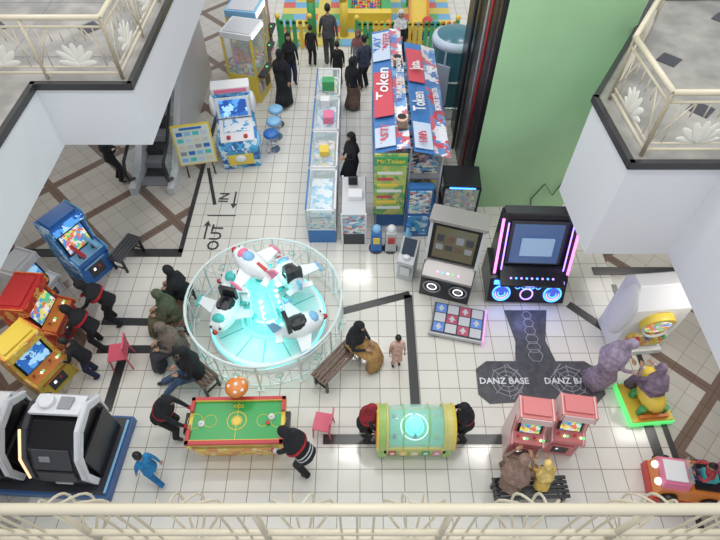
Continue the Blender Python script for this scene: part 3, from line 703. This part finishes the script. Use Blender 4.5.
# ---------------------------------------------------------------- motion simulators (black, white hooded)
g=MB()
SHELL=mat('shell_white',(.75,.76,.79),.2); AMB=mat('amber_light',(1,.6,.3),.4,em=1.0,emc=(1,.65,.4))
g.b2(-1.3,1.2,-.66,.68,0,.18,mat('sim_base_blue',(.04,.12,.3),.4)); g.b2(-1.26,1.16,-.62,.64,.18,.2,DARK); g.b2(1.12,1.16,-.6,.6,.2,.23,LBLUE)
for cx in(-.56,.62):
    W_=.34
    g.prism([(-.5,.2),(.5,.2),(.52,1.1),(.4,1.36),(.05,1.4),(-.3,1.25),(-.48,.9),(-.55,.6)],cx-W_,cx+W_,BLACK)
    g.slab((-.48,.9),(-.3,1.24),cx-.28,cx+.28,-.025,DARK); g.box((cx,-.53,.75),(.56,.05,.24),DARK,(-12,0,0)); g.box((cx,-.55,.5),(.26,.03,.06),LGREY)
    g.box((cx-.1,-.4,1.1),(.16,.03,.1),GREY,(-28,0,0))
    pts=[(.58,.7),(.6,1.15),(.46,1.44),(.12,1.53)]
    for i in range(len(pts)-1):
        g.prism([pts[i],pts[i+1],(pts[i+1][0]*.93,pts[i+1][1]-.06),(pts[i][0]*.93,pts[i][1]-.03)],cx-W_-.03,cx+W_+.03,SHELL)
    # crescent side fins
    for sx in(1,-1):
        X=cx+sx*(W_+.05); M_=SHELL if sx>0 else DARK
        outer=[(-.5,.3),(-.56,.7),(-.42,1.12),(-.1,1.42),(.3,1.5),(.6,1.2)]; inner=[(-.4,.3),(-.45,.7),(-.32,1.04),(-.05,1.28),(.28,1.34),(.5,1.15)]
        for i in range(5): g.prism([outer[i],outer[i+1],inner[i+1],inner[i]],X-.04,X+.04,M_)
        g.b2(X-.03,X+.03,-.35,.5,.2,.95,BLACK)
    g.tube([(cx-W_-.09,-.56,.7),(cx-W_-.1,-.43,1.12),(cx-W_-.1,-.1,1.43)],.02,AMB,8)
    g.tube([(cx+W_+.1,-.56,.7),(cx+W_+.1,-.43,1.12),(cx+W_+.1,-.1,1.43),(cx+W_+.1,.3,1.5)],.018,LGREY,8)
    g.cyl((cx-.15,.3,1.45),(cx-.15,.3,1.58),.11,SHELL); g.box((cx+.12,.3,1.5),(.2,.2,.05),GREY)
g.done('motion_simulator',(-5.1,3.1,0),-3,.012)

# ---------------------------------------------------------------- right side rides
g=MB()
g.prism([(-.3,0),(.35,0),(.35,1.5),(.2,1.7),(-.05,1.7),(-.3,1.3)],-.5,.5,WHITE)
for sx in(-1,1): g.sph((sx*.5,.0,.95),(.1,.3,.7),WHITE,12,10)
g.cyl((0,-.25,.95),(0,-.4,.92),.3,YEL,n=28); g.cyl((0,-.38,.92),(0,-.42,.915),.22,SCRF,n=28); g.torus((0,-.4,.92),.27,.03,LGREY,(82,0,0)); 
g.box((0,-.33,.4),(.7,.1,.35),ARTY); g.b2(-.4,.4,-.45,-.3,0,.14,WHITE)
for i in range(4): g.cyl((-.24+.16*i,-.4,.58),(-.24+.16*i,-.46,.6),.035,(RED,BLUE,YEL,GRN)[i],n=10)
g.done('kids_game_machine',(5.2,5.45,0),5,.03)
g=MB()
g.b2(-.38,.38,-.38,.38,0,.12,LEDG); g.b2(-.36,.36,-.36,.36,.12,.16,YEL)
g.sph((0,0,.4),(.22,.32,.18),YEL,14,10); g.sph((0,.32,.56),(.16,.15,.16),YEL,12,9); g.box((0,-.3,.2),(.5,.06,.1),ORANGE)
for sx in(-1,1): g.sph((sx*.1,.4,.68),.05,WHITE,8,6); g.sph((sx*.1,.44,.69),.025,BLACK,6,5); g.cyl((sx*.2,.12,.16),(sx*.2,.12,.35),.06,GRN); g.cyl((sx*.2,-.2,.16),(sx*.2,-.2,.35),.06,GRN)
g.tube([(-.16,.18,.66),(.16,.18,.66)],.018,RED)
g.done('kiddie_ride',(4.98,4.0,0),5,.01)
g=MB()
g.b2(-.5,.5,-.3,.3,0,.2,RED)
g.prism([(-.28,.2),(.28,.2),(.25,.55),(-.25,.55)],-.48,.48,ORANGE)
g.prism([(-.26,.5),(.26,.5),(.2,.66),(-.2,.66)],-.48,-.1,PINK); g.b2(-.46,-.14,-.16,.16,.66,.69,WHITE); g.b2(.0,.42,-.2,.2,.55,.6,BLACK)
g.box((.42,0,.75),(.08,.46,.4),PINK); 
for sx in(-1,1):
    for xx in(-.3,.3): g.cyl((xx,sx*.27,.3),(xx,sx*.34,.3),.13,BLACK); g.cyl((xx,sx*.33,.3),(xx,sx*.36,.3),.06,YEL)
    g.sph((-.5,sx*.13,.5),.06,LEDW,8,6)
g.torus((-.05,0,.78),.1,.015,BLACK,(0,60,0)); g.box((-.12,0,.72),(.02,.4,.16),GLASS); g.b2(.1,.3,-.1,.1,.6,.72,TEAL)
g.done('car_kiddie_ride',(5.08,2.6,0),-8,.01)
person('toddler',5.3,2.58,170,.95,'sitplay',(.5,.06,.08),(.1,.1,.2),z=.33)

# ---------------------------------------------------------------- booth
g=MB()
g.b2(.32,1.66,8.3,12.4,0,.75,FBLUE)
for k in range(8):
    y=8.45+k*.49; g.b2(.36,1.62,y,y+.36,.75,1.05,PRIZE)
g.b2(.32,1.66,8.3,12.4,1.4,1.44,GREY); 
for k in range(8):
    y=8.45+k*.49; g.b2(.4,1.58,y,y+.3,1.44,1.7,PRIZE2)
for x_ in(.34,1.0,1.64):
    for y_ in(8.3,9.7,11.1,12.4): g.tube([(x_,y_,0),(x_,y_,2.22)],.022,LGREY,6)
def banner(x0,x1,y0,y1,z0,z1,m_):
    n=10; vs=[]
    for i in range(n+1):
        y=y0+(y1-y0)*i/n; dz=-.05*math.sin(i/n*math.pi*3)**2
        vs+=[(x0,y,z0+dz),((x0+x1)/2,y,(z0+z1)/2+dz*1.5),(x1,y,z1+dz)]
    g.add(vs,[(3*i+j,3*i+j+1,3*i+j+4,3*i+j+3) for i in range(n) for j in(0,1)],m_)
PALE=mat('banner_pale',(.55,.64,.78),.4)
banner(.28,.7,8.1,12.55,2.25,2.34,FBLUE); banner(.7,.96,8.1,12.55,2.34,2.38,BANB)
banner(1.02,1.42,8.0,11.9,2.38,2.3,FBLUE); banner(1.42,1.74,8.0,11.9,2.3,2.2,BANB)
g.box((.49,9.95,2.325),(.4,1.6,.012),FRED,(0,-12,0)); g.box((.49,11.8,2.325),(.4,1.2,.012),PALE,(0,-12,0)); g.box((1.22,10.95,2.36),(.36,1.3,.012),FRED,(0,11,0)); g.box((1.22,8.5,2.36),(.36,.8,.012),PALE,(0,11,0)); g.box((.49,8.5,2.325),(.4,.6,.012),PALE,(0,-12,0))
g.text('Mr.Token',(.48,9.95,2.345),(0,-12,88),.36,WHITE,.004); g.text('PLAY',(.4,11.8,2.34),(0,-12,88),.24,FBLUE,.004); g.text('CENTER',(.6,11.8,2.38),(0,-12,88),.2,FRED,.004); g.text('PASTI',(.48,8.5,2.35),(0,-12,88),.22,FRED)
g.text('Jatah',(1.22,10.95,2.39),(0,11,88),.32,WHITE,.004); g.text('Token',(1.22,9.6,2.38),(0,11,88),.36,WHITE,.004); g.text('HAPPY',(1.22,8.5,2.39),(0,11,88),.22,FRED,.004)
g.text('BONUS GRATIS 50%',(1.6,9.9,2.3),(0,12,88),.17,WHITE,.004); g.text('TUKAR TIKET HADIAH',(.84,10.4,2.41),(0,0,88),.15,WHITE,.004)
for y_ in(9.0,11.2): # faces of cartoon character
    g.cyl((.84,y_,2.36),(.84,y_,2.395),.11,mat('poster_face',(.7,.45,.33),.5),n=18); g.cyl((.84,y_+.05,2.38),(.84,y_+.05,2.4),.09,HAIR,n=16); g.box((.84,y_-.2,2.37),(.2,.22,.03),WOOD)
g.b2(.28,.92,8.06,8.1,.62,2.25,BANG); g.b2(.28,.92,8.04,8.06,2.0,2.2,GRN); g.text('Mr.Token',(.6,8.03,2.1),(90,0,0),.14,YEL)
for i in range(7): g.b2(.34,.34+.5-.09*(i%3),8.045,8.06,.8+.16*i,.86+.16*i,(WHITE,YEL,FRED)[i%3])
g.b2(.98,1.5,7.98,8.15,.0,1.45,FBLUE); g.b2(1.02,1.46,7.96,7.98,.75,1.38,PRIZE2); g.b2(1.02,1.46,7.96,7.98,.1,.65,ARTB)
g.done('prize_booth')
g=MB()
for k in range(4):
    y0=7.8+k*1.32;y1=y0+1.24
    g.b2(-1.12,-.52,y0,y1,0,.4,FBLUE if k%2==0 else LBLUE); g.b2(-1.1,-.54,y0+.03,y1-.03,.42,.6,PRIZE2); g.b2(-1.05,-.6,y0+.1,y1-.1,.7,.84,PRIZE if k%2 else ARTW)
    g.b2(-1.12,-.52,y0,y1,.4,.42,WHITE); g.b2(-1.1,-.54,y0+.03,y1-.03,.66,.68,GLASS)
    g.b2(-1.12,-.52,y0,y1,1.0,1.012,GLASS); g.b2(-1.12,-1.11,y0,y1,.42,1.0,GLASS); g.b2(-1.11,-.52,y0,y0+.01,.42,1.0,GLASS)
    for x_ in(-1.12,-.52):
        for y_ in(y0,y1): g.box((x_,y_,.7),(.03,.03,.62),LGREY)
        g.box((x_,(y0+y1)/2,1.01),(.035,1.26,.03),FBLUE if x_<-1 else WHITE)
    for y_ in(y0,y1): g.box((-.82,y_,1.01),(.63,.035,.03),WHITE)
    g.b2(-.54,-.52,y0+.04,y1-.04,.9,.98,LEDW)
g.box((-.8,12.1,1.15),(.3,.25,.25),GRN); g.box((-.75,10.8,1.1),(.25,.3,.18),PINK); g.box((-.85,11.4,1.1),(.22,.2,.2),WHITE); g.box((-.8,9.6,1.08),(.2,.25,.12),YEL)
g.done('glass_showcase')
g=MB()
g.b2(-.38,.12,7.75,8.9,0,.3,DARK); g.b2(-.36,.1,7.78,8.87,.3,.9,PRIZE2); g.b2(-.38,.12,7.75,8.9,.9,.93,LGREY)
for x_ in(-.38,.12):
    for y_ in(7.75,8.9): g.box((x_,y_,.48),(.04,.04,.95),WHITE)
g.box((-.1,8.3,.98),(.3,.25,.1),WHITE); g.box((-.15,8.65,1.05),(.2,.06,.2),BLACK)
g.done('display_counter',bevel=.005)
g=MB()
for i,(x_,m_) in enumerate(((.35,BLUE),(.66,LGREY))):
    g.box((x_,7.62,.3),(.24,.24,.6),m_,tap=.9); g.sph((x_,7.62,.64),.1,LBLUE if i==0 else WHITE,12,8); g.box((x_,7.49,.4),(.14,.03,.18),(YEL,RED)[i]); g.cyl((x_,7.62,0),(x_,7.62,.05),.16,DARK)
g.done('capsule_toy_dispenser',bevel=.01)
g=MB()
g.cyl((0,0,0),(0,0,.28),.1,WHITE); g.tube([(0,0,.28),(0,0,.5),(0,0,.56),(0,0,.75)],[.1,.09,.035,.035],LBLUE,12); g.cyl((0,0,.75),(0,0,.8),.045,BLUE)
g.done('gas_bottle',(1.0,7.6,0))
g=MB()
g.b2(-.38,.38,-.32,.32,0,.6,BLACK); g.b2(-.34,.34,-.28,.28,.62,.78,PRIZE)
for x_ in(-.37,.37):
    for y_ in(-.31,.31): g.box((x_,y_,.95),(.04,.04,.7),BLACK)
g.b2(-.38,.38,-.32,.32,1.28,1.36,BLACK); g.b2(-.36,.36,-.315,-.305,.6,1.3,GLASS); g.b2(-.36,.36,-.33,-.32,.2,.5,ARTB); g.b2(-.27,.27,-.34,-.33,1.3,1.34,LEDB)
g.tube([(0,0,1.3),(0,0,1.05)],.015,CHROME)
for a in(0,120,240): g.tube([(0,0,1.05),(.08*math.cos(rad(a)),.08*math.sin(rad(a)),.97),(.04*math.cos(rad(a)),.04*math.sin(rad(a)),.9)],.01,CHROME,5)
g.done('prize_vending_machine',(2.12,8.45,0),-3,.008)

# ---------------------------------------------------------------- claw machines back-left
def claw(x,y,yaw,fr,w=.85,d=.85,h=2.0,top=None):
    g=MB()
    g.b2(-w/2,w/2,-d/2,d/2,0,.8,fr); g.b2(-w/2+.05,w/2-.05,-d/2+.05,d/2-.05,.8,1.05,PRIZE)
    random.seed(int(y*10))
    for i in range(14):
        px,py=random.uniform(-w/2+.12,w/2-.12),random.uniform(-d/2+.12,d/2-.12); m_=random.choice([PINK,YEL,LBLUE,WHITE,GRN,ORANGE])
        g.sph((px,py,1.1),.08,m_,8,6); g.sph((px,py+.02,1.2),.05,m_,8,6)
    for sx in(-1,1):
        for sy in(-1,1): g.box((sx*(w/2-.03),sy*(d/2-.03),1.3),(.06,.06,1.1),fr)
        g.b2(sx*(w/2-.01)-.005,sx*(w/2-.01)+.005,-d/2+.05,d/2-.05,.8,1.8,GLASS)
    g.b2(-w/2+.05,w/2-.05,-d/2,-d/2+.01,.8,1.8,GLASS)
    g.b2(-w/2,w/2,-d/2,d/2,1.8,h,top or fr); g.b2(-w/2+.06,w/2-.06,-d/2+.06,d/2-.06,h,h+.02,LGREY); g.b2(-w/2+.05,w/2-.05,-d/2-.02,-d/2,1.83,h-.03,LEDW)
    g.box((0,-d/2-.08,.78),(w*.8,.18,.08),DARK); g.sph((-.15,-d/2-.08,.9),.035,RED,8,6); g.cyl((-.15,-d/2-.08,.8),(-.15,-d/2-.08,.9),.01,CHROME,n=8); g.cyl((.1,-d/2-.08,.8),(.1,-d/2-.08,.84),.03,LEDG,n=10)
    g.box((.2,-d/2-.01,.35),(.25,.03,.25),BLACK); g.box((-.2,-d/2-.01,.4),(.3,.02,.35),PRIZE)
    g.tube([(.05,0,1.8),(.05,0,1.5)],.015,CHROME)
    for a in(0,120,240): g.tube([(.05,0,1.5),(.05+.1*math.cos(rad(a)),.1*math.sin(rad(a)),1.42),(.05+.05*math.cos(rad(a)),.05*math.sin(rad(a)),1.32)],.012,CHROME,5)
    g.done('claw_machine',(x,y,0),yaw,.008)
claw(-3.05,13.45,75,YEL,top=WHITE,h=1.95); claw(-3.1,14.5,80,YEL,top=LBLUE); claw(-3.15,15.5,85,PINK,top=WHITE)
g=MB()
g.prism([(-.6,0),(.55,0),(.55,1.5),(.3,1.65),(.2,1.55),(.1,.95),(-.55,.75),(-.65,.6)],-.45,.45,ARTB)
g.slab((-.55,.76),(.09,.955),-.4,.4,-.02,WHITE); g.slab((-.3,.86),(.05,.965),-.3,.3,-.02,ARTW); g.slab((.09,1.0),(.19,1.5),-.4,.4,-.03,WHITE); g.slab((.06,1.05),(.15,1.45),-.32,.32,-.02,SCRB)
g.box((0,.4,1.64),(.9,.36,.14),WHITE); g.box((0,.21,1.64),(.75,.02,.1),PINK)
for sx in(-1,1): g.sph((sx*.47,.2,1.3),(.08,.2,.28),WHITE,10,8); g.sph((sx*.47,-.3,.6),(.07,.3,.14),LBLUE,10,8); g.cyl((sx*.2,-.45,.78),(sx*.2,-.45,.86),.05,RED)
g.box((0,-.64,.3),(.6,.06,.3),YEL); g.sph((0,-.68,.35),(.14,.06,.1),WHITE)
g.done('redemption_arcade_machine',(-3.0,10.85,0),10,.01)
g=MB()
g.box((0,0,.85),(.88,.03,1.0),YEL,(-14,0,0)); g.box((0,-.025,.85),(.8,.02,.92),mat('poster_paper',(.68,.74,.66),.5),(-14,0,0))
for i in range(5):
    for j in range(4):
        z_=.52+.155*i; y_=-.04+(z_-.85)*math.tan(rad(14)); g.box((-.28+.187*j,y_,z_),(.14,.012,.09),(LBLUE,LGREY,TEAL,GREY,PALE,BLUE,CREAM)[(i*3+j*2)%7],(-14,0,0))
g.box((0,.06,1.26),(.5,.015,.05),BLUE,(-14,0,0))
for sx in(-1,1): g.tube([(sx*.3,-.11,.42),(sx*.32,-.14,0)],.018,BLACK,6); g.tube([(sx*.3,.08,1.15),(sx*.32,.4,0)],.018,BLACK,6)
g.done('poster_stand',(-3.88,10.1,0),12)
g=MB()
for i in range(16):
    y_=9.6+i*.3; g.b2(-5.25,-4.55,y_,y_+.3,0 if i<2 else max(0,(i-2)*.17-.3),.03+max(0,(i-1)*.17),DARK if i%2 else GREY)
for x_ in(-5.35,-4.45):
    g.prism([(9.3,0),(14.4,0 ),(14.4,3.0),(14.2,3.0),(9.9,.25),(9.3,.2)],x_-.08,x_+.08,LGREY)
    g.prism([(9.5,.25),(9.95,.28),(14.2,2.95),(14.2,3.1),(13.6,3.1),(9.95,.95),(9.5,.9)],x_-.01,x_+.01,GLASS)
    g.tube([(x_,9.6,.25),(x_,9.35,.4),(x_,9.3,.65),(x_,9.45,.88),(x_,9.95,.98),(x_,13.7,3.14)],.04,BLACK,8)
g.done('escalator')

g=MB()
CB=mat('capsule_teal',(.05,.17,.22),.2)
g.lathe([(0,0),(.56,0),(.6,.1),(.56,.3),(.54,.35)],(0,0,0),WHITE,28); g.lathe([(.54,.35),(.54,1.9)],(0,0,0),CB,28)
g.lathe([(.55,1.9),(.6,1.96),(.58,2.06),(.48,2.12)],(0,0,0),PALE,28); g.lathe([(.48,2.12),(.3,2.2),(0,2.23)],(0,0,0),CB,28)
for a in range(0,360,60): g.tube([(.55*math.cos(rad(a)),.55*math.sin(rad(a)),.3),(.55*math.cos(rad(a)),.55*math.sin(rad(a)),1.95)],.03,PALE,6)
g.torus((0,0,.35),.56,.03,CHROME,n=28); g.torus((0,0,1.1),.55,.025,WHITE,n=28); g.box((-.3,-.48,1.0),(.35,.05,1.1),PALE,(0,0,-30))
g.done('capsule_simulator',(2.38,12.75,0))

# ---------------------------------------------------------------- playground
def pfence(x0,x1,y):
    g=MB(); n=int((x1-x0)/.16)
    for i in range(n):
        x_=x0+(x1-x0)*(i+.5)/n; m_=(GRN,YEL,GRN,YEL,GRN,ORANGE)[(i//3)%6]
        g.box((x_,y,.45),(.12,.05,.84),m_); g.cyl((x_,y-.025,.87),(x_,y+.025,.87),.06,m_,n=12)
    g.box(((x0+x1)/2,y+.05,.25),(x1-x0,.04,.08),YEL); g.box(((x0+x1)/2,y+.05,.65),(x1-x0,.04,.08),YEL)
    for x_ in(x0,x1): g.box((x_,y,.5),(.1,.1,1.0),GRN); g.sph((x_,y,1.04),.08,YEL,10,8)
    g.done('playground_fence')
pfence(-2.45,-1.5,15.75); pfence(-.1,2.9,15.65)
g=MB()
PM=[mat('mat_foam_%d'%i,c,.6) for i,c in enumerate([(.15,.45,.2),(.75,.6,.15),(.7,.15,.12),(.2,.45,.7)])]
for i in range(14):
    for j in range(10): g.b2(-2.6+i*.4,-2.2+i*.4,15.9+j*.4,16.3+j*.4,.0,.03,PM[(i*3+j*5+i*j)%4])
g.done('playground_mat')
g=MB()
for k,(x_,y_,sx,sy,sz,m_) in enumerate(((1.4,16.2,.5,.4,.35,RED),(2.1,16.25,.6,.35,.5,BLUE),(.3,16.2,.4,.4,.25,YEL),(.9,16.3,.4,.3,.45,GRN),(2.6,16.4,.3,.5,.3,YEL))):
    g.b2(x_-sx/2,x_+sx/2,y_-sy/2,y_+sy/2,.03,.03+sz,m_)
    g.cyl((x_,y_-sy/2,.03+sz),(x_,y_+sy/2,.03+sz),sx*.3,(YEL,RED,BLUE,ORANGE,GRN)[k],n=16)
g.done('soft_play_blocks',bevel=.02)
g=MB()
g.b2(-.6,1.0,16.9,17.2,.03,.55,YEL); g.b2(-.6,1.0,18.4,18.7,.03,.55,YEL); g.b2(-.6,-.3,17.2,18.4,.03,.55,GRN); g.b2(.7,1.0,17.2,18.4,.03,.55,GRN)
for i in range(11):
    for j in range(12): g.sph((-.22+i*.085,17.28+j*.09,.4+random.uniform(0,.06)),.05,random.choice([YEL,RED,BLUE,GRN,ORANGE,PINK]),7,5)
g.b2(-.3,.7,17.2,18.4,.03,.36,YEL)
g.done('ball_pit')
g=MB()
g.prism([(-.8,.05),(-.8,.1),(-.5,.15),(.4,1.1),(.8,1.1),(.8,1.04),(.43,1.04),(-.5,.05)],-.28,.28,YEL)
for sx in(-1,1):
    g.prism([(-.8,.05),(-.8,.28),(-.5,.3),(.4,1.3),(.8,1.3),(.8,1.04),(.43,1.04),(-.5,.05)],sx*.3-.03,sx*.3+.03,ORANGE); g.box((sx*.3,.75,.55),(.08,.08,1.1),GRN)
for i in range(4): g.box((0,.85,.2+.25*i),(.6,.08,.05),RED)
g.done('playground_slide',(1.9,17.7,.03))
g=MB()
for sx in(-1,1): g.cyl((sx*.5,0,0),(sx*.5,0,1.1),.13,GRN if sx<0 else YEL)
g.tube([(-.5,0,1.1),(-.35,0,1.4),(0,0,1.52),(.35,0,1.4),(.5,0,1.1)],.13,YEL,12)
g.done('inflatable_arch',(-1.0,16.5,.03))

# ---------------------------------------------------------------- lights
W=bpy.data.worlds.new('world'); SC.world=W; W.use_nodes=True
W.node_tree.nodes['Background'].inputs[0].default_value=(.88,.94,1,1); W.node_tree.nodes['Background'].inputs[1].default_value=.92
def area(n,loc,sx,sy,e,c=(1,.97,.93)):
    l=bpy.data.lights.new(n,'AREA'); l.shape='RECTANGLE'; l.size=sx;l.size_y=sy;l.energy=e;l.color=c
    o=bpy.data.objects.new(n,l); COL.objects.link(o); o.location=loc
for i in range(3):
    for j in range(4): area('ceiling_and_fill_light',(-5+5*i,3+4.4*j,12.2),1.6,.35,100)
area('ceiling_and_fill_light',(-7.5,9.5,3.1),1.2,1.2,34); area('ceiling_and_fill_light',(-6.3,4.5,3.1),1,1,24); area('ceiling_and_fill_light',(6.5,8.0,2.4),1.2,1.2,34); area('ceiling_and_fill_light',(5.9,4.6,2.4),.8,.8,24)  # added fill lamps under the balcony slabs, brightening the shaded areas there
def pt(n,loc,e,c,r=.1):
    l=bpy.data.lights.new(n,'POINT'); l.energy=e;l.color=c;l.shadow_soft_size=r
    o=bpy.data.objects.new(n,l); COL.objects.link(o); o.location=loc
pt('ride_lamp',(-1.78,5.25,.75),8,(.3,1,.95)); pt('ride_lamp',(-1.5,6.3,.9),5,(.3,1,.95)); pt('dance_lamp',(3.3,5.95,.5),7,(.35,.4,1))

cam=bpy.data.cameras.new('cam'); cam.sensor_width=36; cam.lens=27; cam.clip_end=100
co=bpy.data.objects.new('cam',cam); COL.objects.link(co); co.location=(0,0,9); co.rotation_euler=(rad(90-52),0,0)
SC.camera=co
SC.view_settings.view_transform='Standard'
